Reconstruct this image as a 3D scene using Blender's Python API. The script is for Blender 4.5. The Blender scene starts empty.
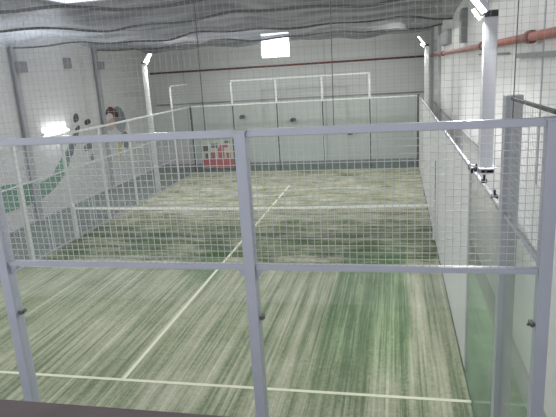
import bpy, bmesh, math, random
from mathutils import Vector, Matrix, noise
sc = bpy.context.scene
C = sc.collection
random.seed(7)

# ------------------------------------------------------------------ camera
CX, CY, CZ = 9.0559, -3.6544, 4.3829
YAW, PIT, ROL, FPX = 0.21965, 0.24758, -0.06287, 547.7
F = Vector((-math.sin(YAW)*math.cos(PIT), math.cos(YAW)*math.cos(PIT), -math.sin(PIT)))
R0 = Vector((math.cos(YAW), math.sin(YAW), 0)); U0 = R0.cross(F)
R2 = R0*math.cos(ROL) + U0*math.sin(ROL); U2 = -R0*math.sin(ROL) + U0*math.cos(ROL)
cd = bpy.data.cameras.new('camera'); cam = bpy.data.objects.new('camera', cd); C.objects.link(cam)
cam.matrix_world = Matrix(((R2.x, U2.x, -F.x, CX), (R2.y, U2.y, -F.y, CY), (R2.z, U2.z, -F.z, CZ), (0, 0, 0, 1)))
cd.sensor_width = 36; cd.lens = FPX/556*36; cd.clip_start = 0.05; cd.clip_end = 200
sc.camera = cam

# ------------------------------------------------------------------ world, light, exposure
w = bpy.data.worlds.new('world'); sc.world = w; w.use_nodes = True
w.node_tree.nodes['Background'].inputs[0].default_value = (0.92, 0.94, 1.0, 1)
w.node_tree.nodes['Background'].inputs[1].default_value = 1.0
sc.view_settings.view_transform = 'Standard'; sc.view_settings.look = 'None'
sc.view_settings.gamma = 1; sc.view_settings.use_curve_mapping = False
sc.view_settings.exposure = 0.3

def area(name, loc, rot, sx, sy, power, col=(1, 1, 1)):
    l = bpy.data.lights.new(name, 'AREA'); l.shape = 'RECTANGLE'; l.size = sx; l.size_y = sy
    l.energy = power; l.color = col
    o = bpy.data.objects.new(name, l); C.objects.link(o); o.location = loc; o.rotation_euler = rot
    return o
# skylight light above the court, just below the sagging netting
area('skylight_glow', (5.2, 5.5, 5.30), (0, 0, 0), 10.7, 7, 150, (0.98, 0.98, 1.0))
area('skylight_glow', (5.4, 14.5, 5.2), (0, 0, 0), 10.4, 9, 215, (0.99, 1.0, 0.98))
area('rooflight_glow', (4.0, 11.5, 7.0), (0, 0, 0), 12, 19, 230, (0.97, 0.98, 1.0))
# the floodlight of the near left lamp post, which stands outside the picture
area('court_floodlight', (.05, 3.62, 5.05), (0, -math.radians(52), 0), .4, .44, 120, (1, 1, .98))
# added fill light to brighten the narrow passage behind the right side boarding
pl = area('passage_fill', (10.34, 6.9, 4.45), (0, 0, 0), .4, 7.6, 48, (1, 1, 1)); pl.data.spread = math.radians(50)
# added fill from behind the mezzanine, brightening the walls and near frames
area('front_fill', (4.1, -5.9, 4.6), (math.radians(90), 0, 0), 13, 4.6, 330, (0.95, 0.96, 1.0))

# ------------------------------------------------------------------ materials
def lin(c): return tuple((v/255/12.92 if v/255 <= .04045 else ((v/255+.055)/1.055)**2.4) for v in c)
def mat(name, rgb, rough=.6, metal=0, var=.08, scale=3, bump=0, spec=.4):
    m = bpy.data.materials.new(name); m.use_nodes = True; nt = m.node_tree; n = nt.nodes; b = n['Principled BSDF']
    c = lin(rgb)
    tc = n.new('ShaderNodeTexCoord'); no = n.new('ShaderNodeTexNoise'); no.inputs['Scale'].default_value = scale; no.inputs['Detail'].default_value = 4
    nt.links.new(tc.outputs['Object'], no.inputs['Vector'])
    r = n.new('ShaderNodeValToRGB'); e = r.color_ramp.elements
    e[0].position = .3; e[1].position = .7
    e[0].color = tuple(v*(1-var) for v in c)+(1,); e[1].color = tuple(min(1, v*(1+var)) for v in c)+(1,)
    nt.links.new(no.outputs['Fac'], r.inputs[0]); nt.links.new(r.outputs[0], b.inputs['Base Color'])
    b.inputs['Roughness'].default_value = rough; b.inputs['Metallic'].default_value = metal
    b.inputs['Specular IOR Level'].default_value = spec
    if bump:
        bp = n.new('ShaderNodeBump'); bp.inputs['Strength'].default_value = bump
        nt.links.new(no.outputs['Fac'], bp.inputs['Height']); nt.links.new(bp.outputs[0], b.inputs['Normal'])
    return m
def emis(name, rgb, s):
    m = bpy.data.materials.new(name); m.use_nodes = True; nt = m.node_tree; nt.nodes.clear()
    e = nt.nodes.new('ShaderNodeEmission'); e.inputs[0].default_value = tuple(rgb)+(1,); e.inputs[1].default_value = s
    o = nt.nodes.new('ShaderNodeOutputMaterial'); nt.links.new(e.outputs[0], o.inputs[0]); return m
def glass(name, tint=(.96, .985, .97), f0=.05, haze=.03, k=.8):
    m = bpy.data.materials.new(name); m.use_nodes = True; nt = m.node_tree; n = nt.nodes; n.clear(); L = nt.links.new
    tr = n.new('ShaderNodeBsdfTransparent'); tr.inputs[0].default_value = tint+(1,)
    df = n.new('ShaderNodeBsdfDiffuse'); df.inputs[0].default_value = (.75, .8, .78, 1)
    gl = n.new('ShaderNodeBsdfGlossy'); gl.inputs['Roughness'].default_value = .02
    lw = n.new('ShaderNodeLayerWeight'); lw.inputs[0].default_value = .5
    p = n.new('ShaderNodeMath'); p.operation = 'POWER'; p.inputs[1].default_value = 4.5; L(lw.outputs['Facing'], p.inputs[0])
    ma = n.new('ShaderNodeMath'); ma.operation = 'MULTIPLY_ADD'; ma.inputs[1].default_value = k; ma.inputs[2].default_value = f0
    L(p.outputs[0], ma.inputs[0])
    m0 = n.new('ShaderNodeMixShader'); m0.inputs[0].default_value = haze; L(tr.outputs[0], m0.inputs[1]); L(df.outputs[0], m0.inputs[2])
    mx = n.new('ShaderNodeMixShader'); L(ma.outputs[0], mx.inputs[0]); L(m0.outputs[0], mx.inputs[1]); L(gl.outputs[0], mx.inputs[2])
    o = n.new('ShaderNodeOutputMaterial'); L(mx.outputs[0], o.inputs[0]); return m

M = {}
M['frame'] = mat('painted_steel', (172, 175, 187), .3, 0, .03, 6)
M['sideframe'] = mat('white_painted_steel', (205, 208, 205), .4, 0, .04, 6)
M['greyframe'] = mat('grey_painted_steel', (172, 174, 180), .5, 0, .04, 6)
M['wire'] = mat('mesh_wire', (182, 184, 188), .45, 0, .05, 6)
M['thinwire'] = mat('side_mesh_wire', (196, 202, 200), .5, 0, .05, 6)
M['cord'] = mat('net_cord', (160, 161, 162), .8, 0, .05, 6)
M['seam'] = mat('seam_cord', (92, 94, 96), .8, 0, .05, 6)
M['dark'] = mat('dark_rubber', (38, 40, 42), .6, 0, .1, 10)
M['darkpost'] = mat('dark_steel', (80, 84, 82), .5, 0, .1, 10)
M['white'] = mat('white_tape', (228, 230, 222), .7, 0, .03, 10)
M['tennisnet'] = mat('black_net', (60, 66, 60), .8, 0, .1, 10)
M['grey'] = mat('grey_box', (135, 137, 138), .6, 0, .06, 8)
M['pipe'] = mat('red_pipe', (166, 108, 98), .45, 0, .12, 5)
M['pipe_dark'] = mat('dark_red_coupling', (112, 66, 62), .45, 0, .15, 8)
M['line'] = mat('court_line', (206, 205, 184), .9, 0, .05, 20)
M['lampwhite'] = emis('lamp_diffuser', (1, 1, 1), 9)
M['tube'] = emis('tube_light', (.95, .97, 1), 60)
M['skylight'] = emis('skylight', (.80, .87, 1), 3.5)
M['daylight'] = emis('daylight', (.85, .91, 1), 5)
M['glass'] = glass('clear_glass', (.965, .985, .972), .02, .035)
M['sideglass'] = glass('side_glass', (.98, .99, .985), .02, .06, .28)

def wallmat(name, rgb, axis, pitch, strength=.10, dado=None):
    """painted cladding with fine horizontal joints and faint grime"""
    m = mat(name, rgb, .75, 0, .045, .8); nt = m.node_tree; n = nt.nodes; L = nt.links.new; b = n['Principled BSDF']
    tc = n.new('ShaderNodeTexCoord'); sp = n.new('ShaderNodeSeparateXYZ'); L(tc.outputs['Object'], sp.inputs[0])
    mu = n.new('ShaderNodeMath'); mu.operation = 'MULTIPLY'; mu.inputs[1].default_value = 1/pitch; L(sp.outputs['Z'], mu.inputs[0])
    fr = n.new('ShaderNodeMath'); fr.operation = 'FRACT'; L(mu.outputs[0], fr.inputs[0])
    lt = n.new('ShaderNodeMath'); lt.operation = 'LESS_THAN'; lt.inputs[1].default_value = .1; L(fr.outputs[0], lt.inputs[0])
    s = n.new('ShaderNodeMath'); s.operation = 'MULTIPLY'; s.inputs[1].default_value = strength; L(lt.outputs[0], s.inputs[0])
    mx = n.new('ShaderNodeMixRGB'); mx.inputs[2].default_value = (.2, .2, .2, 1)
    src = b.inputs['Base Color'].links[0].from_socket
    L(s.outputs[0], mx.inputs[0]); L(src, mx.inputs[1])
    out = mx.outputs[0]
    if dado:
        h, c = dado
        l2 = n.new('ShaderNodeMath'); l2.operation = 'LESS_THAN'; l2.inputs[1].default_value = h; L(sp.outputs['Z'], l2.inputs[0])
        m2 = n.new('ShaderNodeMixRGB'); m2.inputs[2].default_value = lin(c)+(1,); L(l2.outputs[0], m2.inputs[0]); L(out, m2.inputs[1]); out = m2.outputs[0]
    L(out, b.inputs['Base Color'])
    return m
M['wall_left'] = wallmat('left_cladding', (200, 199, 198), 0, .3, .12)
M['wall_back'] = wallmat('back_cladding', (196, 198, 195), 1, .33, .12)
M['wall_right'] = wallmat('right_cladding', (216, 216, 214), 0, .3, .05, (.5, (172, 174, 172)))
M['panelwhite'] = mat('white_board', (208, 209, 207), .6, 0, .03, 1)
M['column'] = mat('column_paint', (160, 161, 163), .6, 0, .05, 3)
M['parapet'] = mat('parapet_coping', (112, 102, 102), .7, 0, .12, 8)
M['roof'] = mat('roof_sheet', (120, 124, 130), .7, 0, .08, 1)
M['outfloor'] = mat('outer_floor', (104, 114, 106), .8, 0, .2, 2.5)

def gauze():
    m = bpy.data.materials.new('roof_gauze'); m.use_nodes = True; nt = m.node_tree; n = nt.nodes; n.clear(); L = nt.links.new
    tc = n.new('ShaderNodeTexCoord'); no = n.new('ShaderNodeTexNoise'); no.inputs['Scale'].default_value = .9; no.inputs['Detail'].default_value = 6
    mp = n.new('ShaderNodeMapping'); mp.inputs['Scale'].default_value = (.6, 1.6, 1); L(tc.outputs['Object'], mp.inputs[0]); L(mp.outputs[0], no.inputs['Vector'])
    r = n.new('ShaderNodeValToRGB'); r.color_ramp.elements[0].position = .35; r.color_ramp.elements[1].position = .65
    r.color_ramp.elements[0].color = lin((138, 140, 142))+(1,); r.color_ramp.elements[1].color = lin((186, 187, 188))+(1,)
    L(no.outputs['Fac'], r.inputs[0])
    d = n.new('ShaderNodeBsdfDiffuse'); L(r.outputs[0], d.inputs[0])
    t = n.new('ShaderNodeBsdfTranslucent'); L(r.outputs[0], t.inputs[0])
    a = n.new('ShaderNodeMixShader'); a.inputs[0].default_value = .5; L(d.outputs[0], a.inputs[1]); L(t.outputs[0], a.inputs[2])
    tr = n.new('ShaderNodeBsdfTransparent')
    b = n.new('ShaderNodeMixShader'); b.inputs[0].default_value = .30; L(a.outputs[0], b.inputs[1]); L(tr.outputs[0], b.inputs[2])
    o = n.new('ShaderNodeOutputMaterial'); L(b.outputs[0], o.inputs[0]); return m
M['gauze'] = gauze()

def turf():
    m = bpy.data.materials.new('sanded_turf'); m.use_nodes = True; nt = m.node_tree; n = nt.nodes; L = nt.links.new; b = n['Principled BSDF']
    tc = n.new('ShaderNodeTexCoord'); sep = n.new('ShaderNodeSeparateXYZ'); L(tc.outputs['Object'], sep.inputs[0])
    def streak(sx, sy, scale, det=5, loc=(0, 0, 0)):
        mp = n.new('ShaderNodeMapping'); mp.inputs['Scale'].default_value = (sx, sy, 1); mp.inputs['Location'].default_value = loc
        L(tc.outputs['Object'], mp.inputs[0])
        t = n.new('ShaderNodeTexNoise'); t.inputs['Scale'].default_value = scale; t.inputs['Detail'].default_value = det; t.inputs['Roughness'].default_value = .65
        L(mp.outputs[0], t.inputs['Vector']); return t.outputs['Fac']
    def math_(op, a, bb, clamp=False):
        q = n.new('ShaderNodeMath'); q.operation = op; q.use_clamp = clamp
        for i, v in enumerate((a, bb)):
            if isinstance(v, (int, float)): q.inputs[i].default_value = v
            else: L(v, q.inputs[i])
        return q.outputs[0]
    def rng(v, a, bb, c=0, d=1):
        q = n.new('ShaderNodeMapRange'); q.interpolation_type = 'SMOOTHSTEP'
        L(v, q.inputs[0]); q.inputs[1].default_value = a; q.inputs[2].default_value = bb; q.inputs[3].default_value = c; q.inputs[4].default_value = d
        return q.outputs[0]
    along = streak(4.0, .09, 1.6, 6)           # streaks dragged along the court
    along2 = streak(15, .2, 1.5, 6, (3, 1, 0))
    across = streak(.4, 1.9, 1.6, 6, (5, 2, 0))  # streaks dragged across, beyond the net
    across2 = streak(1.2, 4.5, 1.4, 5, (1, 7, 0))
    fine = streak(1, 1, 16, 3)
    A = math_('ADD', math_('MULTIPLY', along, .55), math_('MULTIPLY', along2, .45))
    B = math_('ADD', math_('MULTIPLY', across, .8), math_('MULTIPLY', across2, .7))
    B = math_('SUBTRACT', B, .26)
    wb = rng(sep.outputs['Y'], 7.0, 8.6)
    wb = math_('MULTIPLY', wb, .8)
    mx = n.new('ShaderNodeMixRGB'); L(wb, mx.inputs[0]); L(A, mx.inputs[1]); L(B, mx.inputs[2])
    v = math_('ADD', math_('MULTIPLY', mx.outputs[0], .68), math_('MULTIPLY', fine, .14))
    v = math_('ADD', v, math_('MULTIPLY', streak(1, .6, 1.1, 7, (9, 4, 0)), .18))
    # worn / greener zones of the carpet: a green band by the right side, one in the left middle
    g1 = math_('MULTIPLY', rng(sep.outputs['X'], 7.76, 7.84), rng(sep.outputs['X'], 9.3, 9.22))
    g1 = math_('MULTIPLY', g1, math_('MULTIPLY', rng(sep.outputs['Y'], 2.6, 4.8), rng(sep.outputs['Y'], 10, 8.4)))
    g2 = math_('MULTIPLY', rng(sep.outputs['X'], 4.2, 4.5), rng(sep.outputs['X'], 4.99, 4.97))
    g2 = math_('MULTIPLY', g2, math_('MULTIPLY', rng(sep.outputs['Y'], 6.4, 7.8), rng(sep.outputs['Y'], 9.4, 8.8)))
    g3 = math_('MULTIPLY', rng(sep.outputs['Y'], 8.2, 8.8), rng(sep.outputs['Y'], 12.2, 10.4))
    gr = math_('ADD', math_('MULTIPLY', g1, .045), math_('MULTIPLY', g2, .08))
    gr = math_('ADD', gr, math_('MULTIPLY', g3, .06))
    far = math_('MULTIPLY', rng(sep.outputs['Y'], 11.5, 13.5), .03)
    v = math_('ADD', math_('SUBTRACT', v, gr), far)
    r = n.new('ShaderNodeValToRGB'); L(v, r.inputs[0]); cr = r.color_ramp
    cr.elements[0].position = .37; cr.elements[0].color = lin((66, 84, 56))+(1,)
    cr.elements[1].position = .62; cr.elements[1].color = lin((180, 180, 166))+(1,)
    e = cr.elements.new(.44); e.color = lin((98, 108, 84))+(1,)
    e = cr.elements.new(.50); e.color = lin((136, 140, 116))+(1,)
    e = cr.elements.new(.555); e.color = lin((160, 159, 141))+(1,)
    # a slightly bluer green in the unsanded carpet by the right side
    tint = n.new('ShaderNodeMixRGB'); tint.blend_type = 'MULTIPLY'; L(math_('MULTIPLY', math_('ADD', g1, g2), .8), tint.inputs[0]); L(r.outputs[0], tint.inputs[1]); tint.inputs[2].default_value = (.80, 1.0, .80, 1)
    L(tint.outputs[0], b.inputs['Base Color']); b.inputs['Roughness'].default_value = .85; b.inputs['Specular IOR Level'].default_value = .25
    bp = n.new('ShaderNodeBump'); bp.inputs['Strength'].default_value = .12; L(fine, bp.inputs['Height']); L(bp.outputs[0], b.inputs['Normal'])
    return m
M['turf'] = turf()

# ------------------------------------------------------------------ mesh helpers
def add_box(bm, lo, hi, rot=None, piv=None):
    vs = [bm.verts.new((x, y, z)) for x in (lo[0], hi[0]) for y in (lo[1], hi[1]) for z in (lo[2], hi[2])]
    for f in ((0, 1, 3, 2), (4, 6, 7, 5), (0, 4, 5, 1), (2, 3, 7, 6), (0, 2, 6, 4), (1, 5, 7, 3)):
        bm.faces.new([vs[i] for i in f])
    if rot: bmesh.ops.rotate(bm, verts=vs, cent=piv or (0, 0, 0), matrix=rot)
    return vs
def bev(bm, r, seg=2):
    bmesh.ops.bevel(bm, geom=list(bm.edges), offset=r, segments=seg, affect='EDGES', profile=.6)
def add_tube(bm, pts, r, seg=10, cap=True):
    rings = []
    for i, p in enumerate(pts):
        p = Vector(p); a = Vector(pts[max(i-1, 0)]); b = Vector(pts[min(i+1, len(pts)-1)]); t = (b-a).normalized()
        u = t.cross(Vector((0, 0, 1)) if abs(t.z) < .9 else Vector((1, 0, 0))).normalized(); v = t.cross(u)
        rr = r[i] if isinstance(r, (list, tuple)) else r
        rings.append([bm.verts.new(p+(u*math.cos(k*2*math.pi/seg)+v*math.sin(k*2*math.pi/seg))*rr) for k in range(seg)])
    for a, b in zip(rings, rings[1:]):
        for k in range(seg): bm.faces.new((a[k], a[(k+1) % seg], b[(k+1) % seg], b[k]))
    if cap: bm.faces.new(rings[0][::-1]); bm.faces.new(rings[-1])
def obj(name, bm, m, parent=None, smooth=False):
    bmesh.ops.recalc_face_normals(bm, faces=bm.faces)
    me = bpy.data.meshes.new(name); bm.to_mesh(me); bm.free()
    if smooth:
        for p in me.polygons: p.use_smooth = True
    me.materials.append(M[m] if isinstance(m, str) else m)
    o = bpy.data.objects.new(name, me); C.objects.link(o)
    if parent:
        o.parent = parent
        o.matrix_parent_inverse = Matrix.Identity(4)
    return o
def box(name, lo, hi, m, parent=None, b=0, rot=None, piv=None):
    bm = bmesh.new(); add_box(bm, lo, hi)
    if b: bev(bm, b)
    if rot: bmesh.ops.rotate(bm, verts=list(bm.verts), cent=piv, matrix=rot)
    return obj(name, bm, m, parent)
def thing(name, label, cat, group=None, loc=(0, 0, 0)):
    o = bpy.data.objects.new(name, None); C.objects.link(o); o.location = loc; o.empty_display_size = .2
    tag(o, label, cat, group); return o
def tag(o, label, cat, group=None):
    o['label'] = label; o['category'] = cat
    if group: o['group'] = group
    return o
def struct(o): o['kind'] = 'structure'; return o
def grid_mesh(bm, plane, const, a0, a1, z0, z1, pitch, r, skipz=()):
    """welded wire mesh: plane 'Y' spans X and Z, plane 'X' spans Y and Z"""
    na = max(1, round((a1-a0)/pitch)); nz = max(1, round((z1-z0)/pitch))
    for i in range(na+1):
        a = a0+(a1-a0)*i/na
        if plane == 'Y': add_box(bm, (a-r, const-r, z0), (a+r, const+r, z1))
        else: add_box(bm, (const-r, a-r, z0), (const+r, a+r, z1))
    for i in range(nz+1):
        z = z0+(z1-z0)*i/nz
        if plane == 'Y': add_box(bm, (a0, const+r, z-r), (a1, const+3*r, z+r))
        else: add_box(bm, (const+r, a0, z-r), (const+3*r, a1, z+r))

# ------------------------------------------------------------------ setting
XL, XR, YB = -2.65, 10.66, 22.0
ZR = 7.2
struct(box('floor', (XL, -6, -.12), (XR, YB, -.02), 'outfloor'))
struct(box('wall_left', (XL-.2, -6, -.12), (XL, YB, ZR), 'wall_left'))
struct(box('wall_right', (XR, -6, -.12), (XR+.2, YB, ZR), 'wall_right'))
# back wall with the window opening
WX0, WX1, WZ0, WZ1 = 2.98, 4.36, 4.92, 6.06
bm = bmesh.new()
add_box(bm, (XL-.2, YB, -.12), (WX0, YB+.2, ZR)); add_box(bm, (WX1, YB, -.12), (XR+.2, YB+.2, ZR))
add_box(bm, (WX0, YB, -.12), (WX1, YB+.2, WZ0)); add_box(bm, (WX0, YB, WZ1), (WX1, YB+.2, ZR))
struct(obj('wall_back', bm, 'wall_back'))
wn = bpy.data.objects.new('window_1', None); C.objects.link(wn); struct(wn)
bm = bmesh.new()
for lo, hi in (((WX0, YB+.02, WZ0), (WX0+.04, YB+.1, WZ1)), ((WX1-.04, YB+.02, WZ0), (WX1, YB+.1, WZ1)), ((WX0, YB+.02, WZ0), (WX1, YB+.1, WZ0+.04)), ((WX0, YB+.02, WZ1-.04), (WX1, YB+.1, WZ1))): add_box(bm, lo, hi)
obj('window_frame', bm, 'white', wn)
box('window_pane', (WX0+.04, YB+.05, WZ0+.04), (WX1-.04, YB+.07, WZ1-.04), 'daylight', wn)
box('window_latch_rail', (WX0+.04, YB+.02, (WZ0+WZ1)/2-.012), (WX0+.75, YB+.05, (WZ0+WZ1)/2+.012), 'grey', wn)
# roof sheet with rooflights let into it
RL = [(-2.2, 12.2, 1.5, 3.2), (-2.3, 16.2, 2.2, 17.4), (-.9, 13.9, .6, 14.9), (2.0, 14.6, 3.8, 15.5), (3.4, 9.2, 4.8, 10.0), (-2.4, 5.5, .5, 11.0), (6.4, 17.0, 8.0, 17.8)]
struct(box('ceiling', (XL-.2, -6, ZR), (XR+.2, YB+.2, ZR+.1), 'roof'))
for i, (x0, y0, x1, y1) in enumerate([(-2.5, 6.5, .9, 11.5), (-2.4, 13.2, -.2, 15.2), (.9, 14.2, 2.2, 15.4), (3.2, 15.4, 4.6, 16.6), (3.4, 9.4, 4.6, 10.2)]):
    o = bpy.data.objects.new('window_%d' % (i+2), None); C.objects.link(o); struct(o)
    box('rooflight_pane', (x0, y0, ZR-.06), (x1, y1, ZR-.005), 'skylight', o)
    bm = bmesh.new()
    for lo, hi in (((x0-.06, y0-.06, ZR-.1), (x0, y1+.06, ZR)), ((x1, y0-.06, ZR-.1), (x1+.06, y1+.06, ZR)), ((x0, y0-.06, ZR-.1), (x1, y0, ZR)), ((x0, y1, ZR-.1), (x1, y1+.06, ZR))): add_box(bm, lo, hi)
    obj('rooflight_frame', bm, 'grey', o)
# columns of the hall on the left and right walls
for i, (y, wd) in enumerate(((11.95, .2), (16.9, .2), (6.9, .2))):
    bm = bmesh.new()
    add_box(bm, (XL, y-wd/2, -.02), (XL+.015, y+wd/2, ZR)); add_box(bm, (XL+.015, y-.01, -.02), (XL+.15, y+.01, ZR)); add_box(bm, (XL+.15, y-wd/2, -.02), (XL+.17, y+wd/2, ZR))
    struct(obj('trim_%d' % (i+1), bm, 'column'))
for i, y in enumerate((17.5, 21.6)):
    bm = bmesh.new(); add_box(bm, (XR-.1, y-.14, -.02), (XR, y+.14, ZR)); bev(bm, .01)
    struct(obj('trim_%d' % (i+4), bm, 'column'))
for i, (y, x) in enumerate(((7.0, 0), (13.0, 0), (1.9+1.2, 0))):
    struct(box('trim_%d' % (i+6), (XR-.012, y-.02, 2.9), (XR, y+.02, ZR), 'greyframe'))
# vertical joints in the back wall, and its dark base strip
for i, x in enumerate((-.9, 1.4, 5.9, 8.2)):
    struct(box('trim_%d' % (i+9), (x-.02, YB-.012, .12), (x+.02, YB, ZR), 'greyframe'))
struct(box('baseboard_back', (XL, YB-.02, -.02), (XR, YB, .08), 'grey'))
struct(box('trim_13', (XL+.2, YB-.05, 3.02), (XR-.2, YB, 3.08), 'grey'))
# mezzanine the picture is taken from, with its coping
struct(box('trim_14', (2.0, -6, 2.7), (XR, -2.99, 2.9), 'panelwhite'))
struct(box('wall_front', (2.0, -3.14, 2.9), (XR, -3.0, 3.86), 'panelwhite'))
struct(box('trim_15', (2.0, -3.17, 3.86), (XR, -2.985, 3.897), 'parapet', b=.006))

# ------------------------------------------------------------------ court carpet and lines
cp = bpy.data.objects.new('court_carpet', None); C.objects.link(cp)
tag(cp, 'sandy green artificial turf carpet of the padel court with white lines', 'court')
box('turf', (0.002, 0.105, -.02), (9.985, 19.995, 0), 'turf', cp)
box('service_line', (.0, 3.01, 0), (10, 3.07, .004), 'line', cp)
box('service_line', (.0, 16.93, 0), (10, 16.98, .004), 'line', cp)
box('centre_line', (4.97, 3.07, .0), (5.03, 16.93, .0045), 'line', cp)
# turf in the strip outside the right side
tag(box('carpet_strip', (10.0, -1, -.02), (XR-.002, 9.5, -.004), mat('outer_turf', (78, 104, 76), .85, 0, .25, 4)), 'narrow green carpet strip between the right glass and the wall', 'carpet')

# ------------------------------------------------------------------ near end wall of the court
near = thing('court_end_wall', 'large lilac grey steel and glass end wall in the foreground, mesh above glass', 'court fence', loc=(8, 0, 0))
def P(o): # children of a moved empty are given in world coordinates
    o.matrix_parent_inverse = o.parent.matrix_basis.inverted(); return o
def nbox(name, lo, hi, m, b=0, par=near): return P(box(name, lo, hi, m, par, b))
for x in (4, 5.95, 8.01, 10.0):
    p = nbox('post', (x-.04, -.05, 0), (x+.04, .05, 3.985), 'frame', .004)
    box('post_cap', (x-.05, -.06, 3.985), (x+.05, .06, 4.0), 'greyframe', p, .003)
    nbox('base_plate', (x-.1, -.1, 0), (x+.1, .1, .012), 'frame', .002)
for x0, x1 in ((4.04, 5.91), (5.99, 7.97), (8.05, 9.96)):
    nbox('rail', (x0, -.025, 3.95), (x1, .025, 4.0), 'frame', .004)
    nbox('rail', (x0, -.025, 2.98), (x1, .025, 3.02), 'frame', .004)
    bm = bmesh.new(); grid_mesh(bm, 'Y', -.012, x0, x1, 3.02, 3.95, .049, .0021); P(obj('wire_mesh', bm, 'wire', near))
    g = nbox('glass_pane', (x0-.01, -.006, .02), (x1+.01, .006, 2.97), 'glass')
for x, z in ((8.07, 2.6), (5.99+.03, 2.57), (9.94, 2.62), (8.07, 1.6), (9.94, 1.5)):
    bm = bmesh.new(); add_tube(bm, [(x, -.035, z), (x, .035, z)], .014, 12); add_box(bm, (x-.03, -.02, z-.009), (x+.02, -.008, z+.009)); P(obj('glass_clamp', bm, 'darkpost', near))
# corner gussets under the middle rail
for x, s in ((8.05, 1), (7.97, -1), (5.99, 1)):
    bm = bmesh.new(); v = [bm.verts.new(c) for c in ((x, -.01, 2.975), (x+s*.06, -.01, 2.975), (x, -.01, 2.9))]; f = bm.faces.new(v)
    r = bmesh.ops.extrude_face_region(bm, geom=[f]); bmesh.ops.translate(bm, verts=[e for e in r['geom'] if isinstance(e, bmesh.types.BMVert)], vec=(0, .02, 0))
    P(obj('gusset', bm, 'frame', near))

# ------------------------------------------------------------------ right side wall of the court
rs = thing('court_side_wall', 'long right side wall of the court with white rails and tall glass at its near end', 'court fence')
def sb(name, lo, hi, m, b=0, par=rs): return box(name, lo, hi, m, par, b)
p = sb('post', (9.98, 1.4, 0), (10.12, 1.54, 4.05), 'greyframe', .004)
sb('glass_edge_channel', (10.01, 3.82, 0), (10.032, 3.85, 2.97), 'greyframe')
for y in (6, 8): sb('post', (10.004, y-.02, 0), (10.04, y+.02, 1.98), 'sideframe', .004)
sb('post', (9.99, 10.055, 0), (10.04, 10.105, 2.0), 'darkpost', .004)
for y in (12, 14, 16, 18): sb('post', (10.004, y-.02, 0), (10.04, y+.02, 1.98), 'sideframe', .004)
sb('rail', (10.0, .06, 2.975), (10.035, 20, 3.01), 'greyframe', .004)
sb('rail', (10.02, .06, 4.01), (10.05, 1.42, 4.035), 'darkpost', .003)
sb('glass_pane', (10.015, .06, .02), (10.027, 1.44, 2.97), 'sideglass')
sb('glass_pane', (10.015, 1.57, .02), (10.027, 3.82, 2.97), 'sideglass')
bm = bmesh.new(); grid_mesh(bm, 'X', 10.02, .08, 1.45, 3.03, 4.0, .05, .0012); obj('wire_mesh', bm, 'thinwire', rs)
for y0, y1 in ((3.9, 5.98), (6.02, 7.98), (8.02, 10.04), (10.13, 11.98), (12.02, 13.98), (14.02, 15.98), (16.02, 17.98), (18.02, 19.98)):
    sb('white_panel', (10.004, y0, 0), (10.028, y1, 2.95), 'panelwhite')
for y, z in ((3.38, 3.05), (2.74, 3.04), (2.05, 3.02)):
    bm = bmesh.new(); add_box(bm, (9.995, y-.03, z-.03), (10.055, y+.03, z+.01)); bev(bm, .006); add_tube(bm, [(10.025, y, z), (10.025, y, z+.06)], .012, 8); obj('rail_clamp', bm, 'dark', rs)
# ------------------------------------------------------------------ left side wall
ls = thing('court_side_wall', 'long left side wall of the court, white posts and mesh in bays', 'court fence')
for y in (4, 6, 8, 10, 12, 14, 16, 18):
    r = .045 if y in (8, 10, 4) else .035
    sb('post', (-.06, y-r, 0), (0.0, y+r, 3.0), 'sideframe', .004, ls)
for y in (7.1, 8.9, 9.45, 11.1, 13.1): sb('brace', (-.05, y-.012, 0), (-.02, y+.012, 1.0), 'sideframe', 0, ls)
sb('rail', (-.055, 2, 2.97), (-.005, 20, 3.03), 'sideframe', .006, ls)
sb('rail', (-.05, 4, 1.99), (-.015, 18, 2.02), 'sideframe', 0, ls)
sb('rail', (-.05, 4, .985), (-.015, 18, 1.015), 'greyframe', 0, ls)
sb('rail', (-.05, 4, .0), (-.01, 20, .04), 'greyframe', 0, ls)
for y0, y1 in ((4.04, 5.97), (6.03, 7.95), (8.05, 9.95), (10.05, 11.97), (12.03, 13.97), (14.03, 15.97)):
    bm = bmesh.new(); grid_mesh(bm, 'X', -.02, y0, y1, .03, 2.97, .05, .0016); obj('wire_mesh', bm, 'thinwire', ls)
sb('glass_pane', (-.03, 16.04, .04), (-.018, 17.96, 2.97), 'sideglass', 0, ls)
sb('glass_pane', (-.03, 18.04, .04), (-.018, 19.94, 2.97), 'sideglass', 0, ls)
sb('post', (-.06, 18.03, 3.0), (-.0, 18.1, 4.03), 'sideframe', 0, ls)
sb('rail', (-.055, 18.03, 3.97), (-.005, 19.97, 4.03), 'sideframe', 0, ls)
bm = bmesh.new(); grid_mesh(bm, 'X', -.02, 18.1, 19.95, 3.03, 3.97, .1, .003); obj('wire_mesh', bm, 'thinwire', ls)

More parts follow.
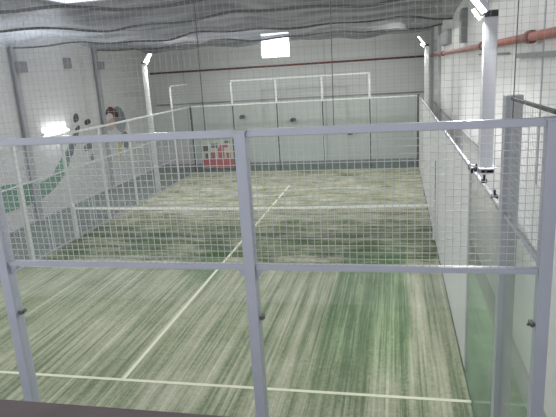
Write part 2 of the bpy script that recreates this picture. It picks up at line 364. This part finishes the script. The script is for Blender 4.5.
# ------------------------------------------------------------------ far end wall
fe = thing('court_end_wall', 'far glass end wall of the court with thin dark joints', 'court fence')
sb('post', (-.02, 20.0, 0), (.05, 20.08, 3.03), 'darkpost', .004, fe)
sb('post', (9.93, 20.0, 0), (10.03, 20.08, 3.06), 'darkpost', .004, fe)
for x in (2, 4, 6, 8):
    sb('glass_joint', (x-.02, 20.0, 0), (x+.02, 20.05, 2.97), 'darkpost', 0, fe)
    sb('post', (x-.04, 20.0, 3.03), (x+.04, 20.06, 4.03), 'sideframe', .004, fe)
sb('rail', (.05, 20.0, 2.97), (9.93, 20.05, 3.03), 'sideframe', .004, fe)
sb('rail', (1.96, 20.0, 4.0), (8.04, 20.05, 4.06), 'sideframe', .004, fe)
for x in (0, 2, 4, 6, 8): sb('glass_pane', (x+.06, 20.02, .01), (x+1.94, 20.032, 2.96), 'glass', 0, fe)
for x in (2, 4, 6):
    bm = bmesh.new(); grid_mesh(bm, 'Y', 20.02, x+.05, x+1.95, 3.04, 3.99, .1, .003); obj('wire_mesh', bm, 'thinwire', fe)

# ------------------------------------------------------------------ the court net
net = thing('court_net', 'low padel net with white top tape stretched across the middle of the court', 'net', loc=(5, 10, 0))
NY = 10.0
def top(x): return .88+.05*abs((x-5)/5)**1.5
bm = bmesh.new()
for i in range(20):
    x0, x1 = .02+9.94*i/20, .02+9.94*(i+1)/20
    a = [bm.verts.new((x, NY+dy, top(x)+dz)) for x in (x0, x1) for dy, dz in ((-.012, -.055), (.012, -.055), (.012, 0), (-.012, 0))]
    for k in range(4): bm.faces.new((a[k], a[(k+1) % 4], a[4+(k+1) % 4], a[4+k]))
P(obj('top_tape', bm, 'white', net))
bm = bmesh.new()
for i in range(200):
    x = .05+9.9*i/199; add_box(bm, (x-.0012, NY-.0012, .01), (x+.0012, NY+.0012, top(x)-.05))
for j in range(17):
    z = .02+j*.05; add_box(bm, (.05, NY-.0012, z-.0012), (9.95, NY+.0012, z+.0012))
P(obj('netting', bm, 'tennisnet', net))
P(box('centre_strap', (4.975, NY-.014, 0), (5.025, NY+.014, .88), 'white', net))
for x, m_ in ((.0, 'sideframe'), (9.94, 'sideframe')):
    bm = bmesh.new(); add_box(bm, (x, NY-.04, 0), (x+.06, NY+.04, 1.02)); bev(bm, .006); P(obj('net_post', bm, m_, net))

# ------------------------------------------------------------------ lamp posts
def lamp_post(x, y, s, h, label, wd=.07, z0=0):
    """s = +1 when the court lies towards +X of the post"""
    t = thing('lamp_post', label, 'floodlight', 'floodlight posts beside the court', (x, y, 0))
    b = box('pole', (-wd, -wd, z0), (wd, wd, h), 'greyframe' if z0 else 'sideframe', t, .006)
    bm = bmesh.new(); add_box(bm, (-wd-.04, -wd-.04, z0-.015), (wd+.04, wd+.04, z0)); obj('base_plate', bm, 'greyframe', t)
    if z0:
        for dy in (-.14, .14):
            bm = bmesh.new(); add_box(bm, (-.19, dy-.03, z0-.06), (wd, dy+.03, z0)); add_box(bm, (-.19, dy-.03, z0-.06), (-.165, dy+.03, z0+.02)); obj('rail_bracket', bm, 'greyframe', t)
        bm = bmesh.new(); add_box(bm, (-wd, -.17, z0-.05), (wd, .17, z0-.015)); obj('cross_bracket', bm, 'greyframe', t)
    box('gear_box', (-.08, -.09, h), (.08, .09, h+.07), 'dark', t, .006)
    bm = bmesh.new(); add_tube(bm, [(0, 0, h+.03), (s*.12, 0, h-.02), (s*.2, 0, h+.1)], .025, 10); obj('bracket', bm, 'white', t, True)
    ang = -s*math.radians(52)
    # flood housing: a shallow finned tray, its face turned down onto the court
    c = Vector((s*.17, 0, h+.2)); rot = Matrix.Rotation(ang, 4, 'Y')
    bm = bmesh.new(); add_box(bm, (-.19, -.15, .0), (.19, .15, .035)); bev(bm, .006)
    for k in range(7): add_box(bm, (-.17, -.13+k*.0433-.003, .035), (.17, -.13+k*.0433+.003, .055))
    bmesh.ops.transform(bm, matrix=Matrix.Translation(c) @ rot, verts=list(bm.verts))
    hd = obj('lamp_housing', bm, 'greyframe', t)
    bm = bmesh.new(); add_box(bm, (-.18, -.14, -.02), (.18, .14, -.001)); bev(bm, .006)
    bmesh.ops.transform(bm, matrix=Matrix.Translation(c) @ rot, verts=list(bm.verts))
    obj('lamp_glass', bm, 'lampwhite', hd)
    l = area('lamp_light', Vector((x, y, 0))+c+Vector((s*.06, 0, -.06)), (0, ang, 0), .36, .44, 120, (1, 1, .98))
    return t

lamp_post(10.17, 3.62, -1, 4.84, 'white lamp post nearest the camera on the right, black box on top', .075, 3.03)
lamp_post(10.12, 16.6, -1, 4.86, 'far lamp post in the right back corner of the hall')
lamp_post(-.14, 16.1, 1, 4.9, 'white lamp post on the left beyond the mesh, its lamp glaring at the camera')

# ------------------------------------------------------------------ safety netting above the near end
sn = thing('safety_netting', 'fine grey netting hanging from the ceiling above the foreground fence', 'netting', loc=(4, .12, 4))
bm = bmesh.new()
X0, X1, Z0, Z1 = 2.5, XR-.03, 3.93, 5.62
n_ = int((X1-X0)/.045)
for i in range(n_+1):
    x = X0+(X1-X0)*i/n_; r = .0008
    add_box(bm, (x-r, .12-r, Z0), (x+r, .12+r, Z1))
for j in range(38):
    z = Z0+(Z1-Z0)*j/37; r = .0008
    add_box(bm, (X0, .12-r, z-r), (X1, .12+r, z+r))
P(obj('netting', bm, 'cord', sn))
for x in (7.71, 8.64, 9.79):
    bm = bmesh.new(); add_tube(bm, [(x, .125, Z0), (x+.006, .125, (Z0+Z1)/2), (x, .125, Z1)], .0035, 6); P(obj('seam_cord', bm, 'seam', sn))
bm = bmesh.new(); add_tube(bm, [(X0, .12, Z1), (X1, .12, Z1)], .006, 6); P(obj('head_rope', bm, 'seam', sn))

# ------------------------------------------------------------------ sagging roof netting
dn = thing('roof_drape', 'grey gauze sheeting sagging from dark cables below the roof', 'roof sheeting')
cables = [-3.5, 1.6, 4.7, 7.9, 12.6, 17.0, 21.9]
def cab(i, x):
    return cables[i] + (.45*math.sin(x*.75+i*1.7)+.2*math.sin(x*2.1+i) if 0 < i < 6 else 0)
def cz(i, x):
    return 5.56+.05*math.sin(x*1.3+i*2.3)+.03*math.sin(x*3.1+i)
bm = bmesh.new(); NX, NS = 90, 14
rows = []
for i in range(6):
    for s in range(NS+(i == 5)):
        t = s/NS; row = []
        for k in range(NX+1):
            x = XL+.02+(XR-XL-.04)*k/NX
            y = cab(i, x)*(1-t)+cab(i+1, x)*t
            z0 = cz(i, x)*(1-t)+cz(i+1, x)*t
            puff = math.sin(math.pi*t)**.8*(.18+.05*math.sin(x*.9+i))
            wr = .03*noise.noise(Vector((x*1.6, y*1.2, i)))+.02*noise.noise(Vector((x*5, y*3, 2)))
            # lifts off towards the right wall
            row.append(bm.verts.new((x, y, z0+puff+wr)))
        rows.append(row)
for a, b in zip(rows, rows[1:]):
    for k in range(NX): bm.faces.new((a[k], a[k+1], b[k+1], b[k]))
obj('sheeting', bm, 'gauze', dn, True)
for i in range(1, 6):
    bm = bmesh.new(); pts = []
    for k in range(61):
        x = XL+.02+(XR-XL-.04)*k/60; pts.append((x, cab(i, x), cz(i, x)-.02))
    add_tube(bm, pts, .03, 6); obj('cable', bm, 'seam', dn, True)

# ------------------------------------------------------------------ red pipework
pp = thing('sprinkler_pipe', 'dull red pipe running along the right wall and across the back wall', 'pipe')
ZP = 4.57
bm = bmesh.new(); add_tube(bm, [(10.56, -2.8, ZP), (10.56, 21.6, ZP)], .05, 14); obj('pipe_run', bm, 'pipe', pp, True)
bm = bmesh.new(); add_tube(bm, [(XL+.06, YB-.1, ZP), (10.4, YB-.1, ZP)], .04, 12); obj('pipe_run', bm, 'pipe_dark', pp, True)
bm = bmesh.new(); add_tube(bm, [(10.4, YB-.1, ZP+.02), (10.4, YB-.1, ZP-.3)], .04, 12); obj('pipe_elbow', bm, 'pipe_dark', pp, True)
for y in (3.3, 6.9, 15.3):
    bm = bmesh.new(); add_tube(bm, [(10.56, y-.09, ZP), (10.56, y-.07, ZP), (10.56, y+.07, ZP), (10.56, y+.09, ZP)], [.06, .076, .076, .06], 14); add_box(bm, (10.5, y-.03, ZP-.02), (10.655, y+.03, ZP+.02))
    obj('pipe_coupling', bm, 'pipe_dark', pp)
def tube_thing(name, pts, r, m, label, cat, group=None):
    bm = bmesh.new(); add_tube(bm, pts, r, 10); return tag(obj(name, bm, m, None, True), label, cat, group)
tube_thing('conduit', [(10.63, 4.9, 4.41), (10.63, 7.8, 4.43)], .016, 'grey', 'thin grey conduit under the red pipe, by its middle coupling', 'conduit')
tag(box('cable_tray', (10.6, -2.0, 4.34), (10.658, 4.3, 4.40), 'grey'), 'grey cable tray under the red pipe at the right picture edge', 'cable tray')
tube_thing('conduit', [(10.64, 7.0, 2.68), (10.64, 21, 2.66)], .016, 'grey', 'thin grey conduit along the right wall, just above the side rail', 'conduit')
tag(box('wall_bar', (10.55, 3.35, 2.14), (10.62, 5.6, 2.2), 'grey'), 'short grey bar on the right wall behind the near glass', 'bar')  # plain grey bar just off the right wall
for y in (3.6, 5.3): pass

# ------------------------------------------------------------------ boxes on the walls
def wbox(x, y, z, dx, dy, dz, label, name='junction_box', g='grey boxes on the walls'):
    t = thing(name, label, 'box', g, (x, y, z)); s = 1 if x < 0 else -1
    bm = bmesh.new(); add_box(bm, (min(0, s*dx), -dy/2, -dz/2), (max(0, s*dx), dy/2, dz/2)); bev(bm, .012); obj('housing', bm, 'grey', t)
    bm = bmesh.new(); a, b = sorted((s*dx, s*(dx+.012))); add_box(bm, (a, -dy*.42, -dz*.42), (b, dy*.42, dz*.42)); obj('cover', bm, 'grey', t)
    return t
wbox(XL+.17, 12.1, 4.95, .14, .42, .34, 'grey box on the leftmost column of the left wall')
wbox(XL, 14.95, 5.08, .14, .32, .38, 'grey box on the left wall between its two columns')
wbox(XL+.17, 17.0, 4.98, .14, .34, .30, 'grey box on the second column of the left wall')
wbox(XR, 14.9, 5.02, .12, 2.6, .42, 'wide grey box above the red pipe on the right wall')
wbox(XR, 10.2, 5.1, .12, .5, .75, 'tall grey box half behind the nearest lamp post')
wbox(XR, 19.6, 4.95, .12, 1.6, .4, 'small pale grey box above the pipe near the right back corner')
# strip light on the left wall
tl = thing('strip_light', 'glaring white strip light on the left wall', 'light', loc=(XL, 13.65, 2.74))
box('batten', (0, -.74, -.03), (.05, .74, .03), 'white', tl, .004)
bm = bmesh.new(); add_tube(bm, [(.075, -.7, 0), (.075, .7, 0)], .024, 10); obj('tube', bm, 'tube', tl, True)
for y in (-.72, .72): box('lamp_holder', (.03, y-.02, -.035), (.1, y+.02, .035), 'white', tl, .003)
# fixtures on the back wall
for x, z, lb in ((4.35, 2.06, 'small dark spot lamp on a wall arm, left of the back wall centre'), (7.0, 1.36, 'small round dark lamp low on the back wall, right of centre'), (1.9, 2.3, 'small dark lamp on the back wall above the foreground centre post')):
    t = thing('wall_lamp', lb, 'wall lamp', 'dark lamps on the back wall', (x, YB, z))
    bm = bmesh.new(); add_tube(bm, [(0, 0, -.05), (0, -.14, -.02), (0, -.2, 0)], .02, 8); obj('arm', bm, 'grey', t, True)
    bm = bmesh.new(); add_tube(bm, [(-.12, -.2, 0), (-.08, -.2, 0), (.1, -.2, .02), (.13, -.2, .02)], [.05, .09, .09, .06], 12); obj('lamp_head', bm, 'dark', t, True)

# ------------------------------------------------------------------ painted mural on the left wall
M['mural_green'] = mat('mural_green', (84, 138, 112), .7, 0, .15, 3)
M['mural_dark'] = mat('mural_dark', (72, 78, 84), .7, 0, .15, 6)
M['mural_hair'] = mat('mural_hair', (92, 60, 52), .7, 0, .2, 8)
M['mural_shirt'] = mat('mural_shirt', (128, 132, 138), .7, 0, .1, 5)
M['mural_skin'] = mat('mural_skin', (190, 158, 144), .7, 0, .08, 5)
M['mural_yellow'] = mat('mural_yellow', (196, 184, 96), .7, 0, .1, 5)
mu = thing('wall_mural', 'mural painted on the left wall, green swoosh and a dark haired player in grey', 'mural', loc=(XL, 14, 0))
def ray(u, v):
    d = F*FPX + R2*(u-278) - U2*(v-208.5); t = (XL-CX)/d.x
    return (CY+d.y*t, CZ+d.z*t)
MURAL = {
 'swoosh': ('mural_green', [[(9.7, .75), (10.3, 1.5), (11.2, 1.42), (12.2, 1.18), (13.0, 1.25), (13.7, 1.75), (14.5, 2.25), (14.4, 1.7), (13.8, 1.15), (13.0, .78), (12.2, .62), (11.0, .6)]]),
 'dark_mark': ('mural_dark', [[(14.0, 1.75), (14.5, 2.35), (15.1, 2.85), (15.3, 2.75), (14.9, 2.25), (14.4, 1.65)],
                              [(15.6, 2.75), (15.6, 2.95), (16.0, 3.0), (16.1, 2.8)], [(15.35, 1.75), (15.3, 2.0), (15.8, 2.1), (16.0, 1.85)], [(15.7, 1.35), (15.65, 1.6), (15.95, 1.62), (16.0, 1.4)],
                              [(14.9, 2.9), (14.9, 3.2), (15.2, 3.3), (15.3, 3.0)]]),
 'shirt': ('mural_shirt', [[(18.0, 2.35), (17.8, 2.9), (18.0, 3.25), (18.5, 3.3), (18.95, 2.9), (18.9, 2.3), (18.5, 2.1)]]),
 'hair': ('mural_hair', [[(17.2, 2.95), (17.3, 3.2), (17.7, 3.35), (18.1, 3.2), (18.4, 2.95), (18.2, 2.75), (17.9, 2.95), (17.6, 3.1)]]),
 'arm': ('mural_skin', [[(17.1, 2.5), (17.4, 2.8), (17.9, 2.85), (18.0, 2.45), (17.5, 2.3)]]),
 'shorts': ('mural_dark', [[(18.3, 1.7), (18.3, 2.1), (18.9, 2.2), (19.1, 1.6), (18.7, 1.3)]]),
 'racket': ('mural_yellow', [[(17.7, 1.1), (17.8, 1.5), (18.0, 1.9), (18.3, 1.95), (18.3, 1.5), (18.1, 1.1)]]),
}
off = .002
for nm, (m_, polys) in MURAL.items():
    bm = bmesh.new()
    for poly in polys:
        # smooth the outline once
        q = []
        for a, b in zip(poly, poly[1:]+poly[:1]):
            q += [(a[0]*.75+b[0]*.25, a[1]*.75+b[1]*.25), (a[0]*.25+b[0]*.75, a[1]*.25+b[1]*.75)]
        f = bm.faces.new([bm.verts.new((XL+off, y, z)) for y, z in q])
        r = bmesh.ops.extrude_face_region(bm, geom=[f]); bmesh.ops.translate(bm, verts=[e for e in r['geom'] if isinstance(e, bmesh.types.BMVert)], vec=(.003, 0, 0))
    P(obj(nm, bm, m_, mu)); off += .002

# ------------------------------------------------------------------ red and white banner behind the far glass
M['banner_red'] = mat('banner_red', (176, 84, 90), .6, 0, .12, 6)
M['banner_pale'] = mat('banner_pale', (186, 182, 172), .6, 0, .08, 6)
M['banner_dark'] = mat('banner_dark', (96, 86, 84), .6, 0, .12, 6)
bt = thing('banner', 'red and pale banner behind the far glass, left of the foreground centre post', 'banner', loc=(.95, 20.6, 0))
box('panel', (-.78, 0, .1), (.75, .03, 1.4), 'banner_pale', bt)
for x in (-.8, .75): box('leg', (x, -.02, -.02), (x+.04, .05, 1.44), 'banner_dark', bt)
box('red_band', (-.75, -.006, .12), (.74, 0, .52), 'banner_red', bt)
bm = bmesh.new()
for lo, hi in (((.0, .52), (.3, 1.05)), ((-.35, .52), (-.15, .85)), ((.4, .52), (.6, .8)), ((.1, 1.05), (.5, 1.2))): add_box(bm, (lo[0], -.006, lo[1]), (hi[0], 0, hi[1]))
obj('red_shape', bm, 'banner_red', bt)
for lo, hi in (((-.7, .9), (-.45, 1.15)), ((-.62, .55), (-.5, .8)), ((-.3, 1.05), (0, 1.25)), ((.35, 1.25), (.6, 1.36))):
    box('dark_shape', (lo[0], -.006, lo[1]), (hi[0], 0, hi[1]), 'banner_dark', bt)
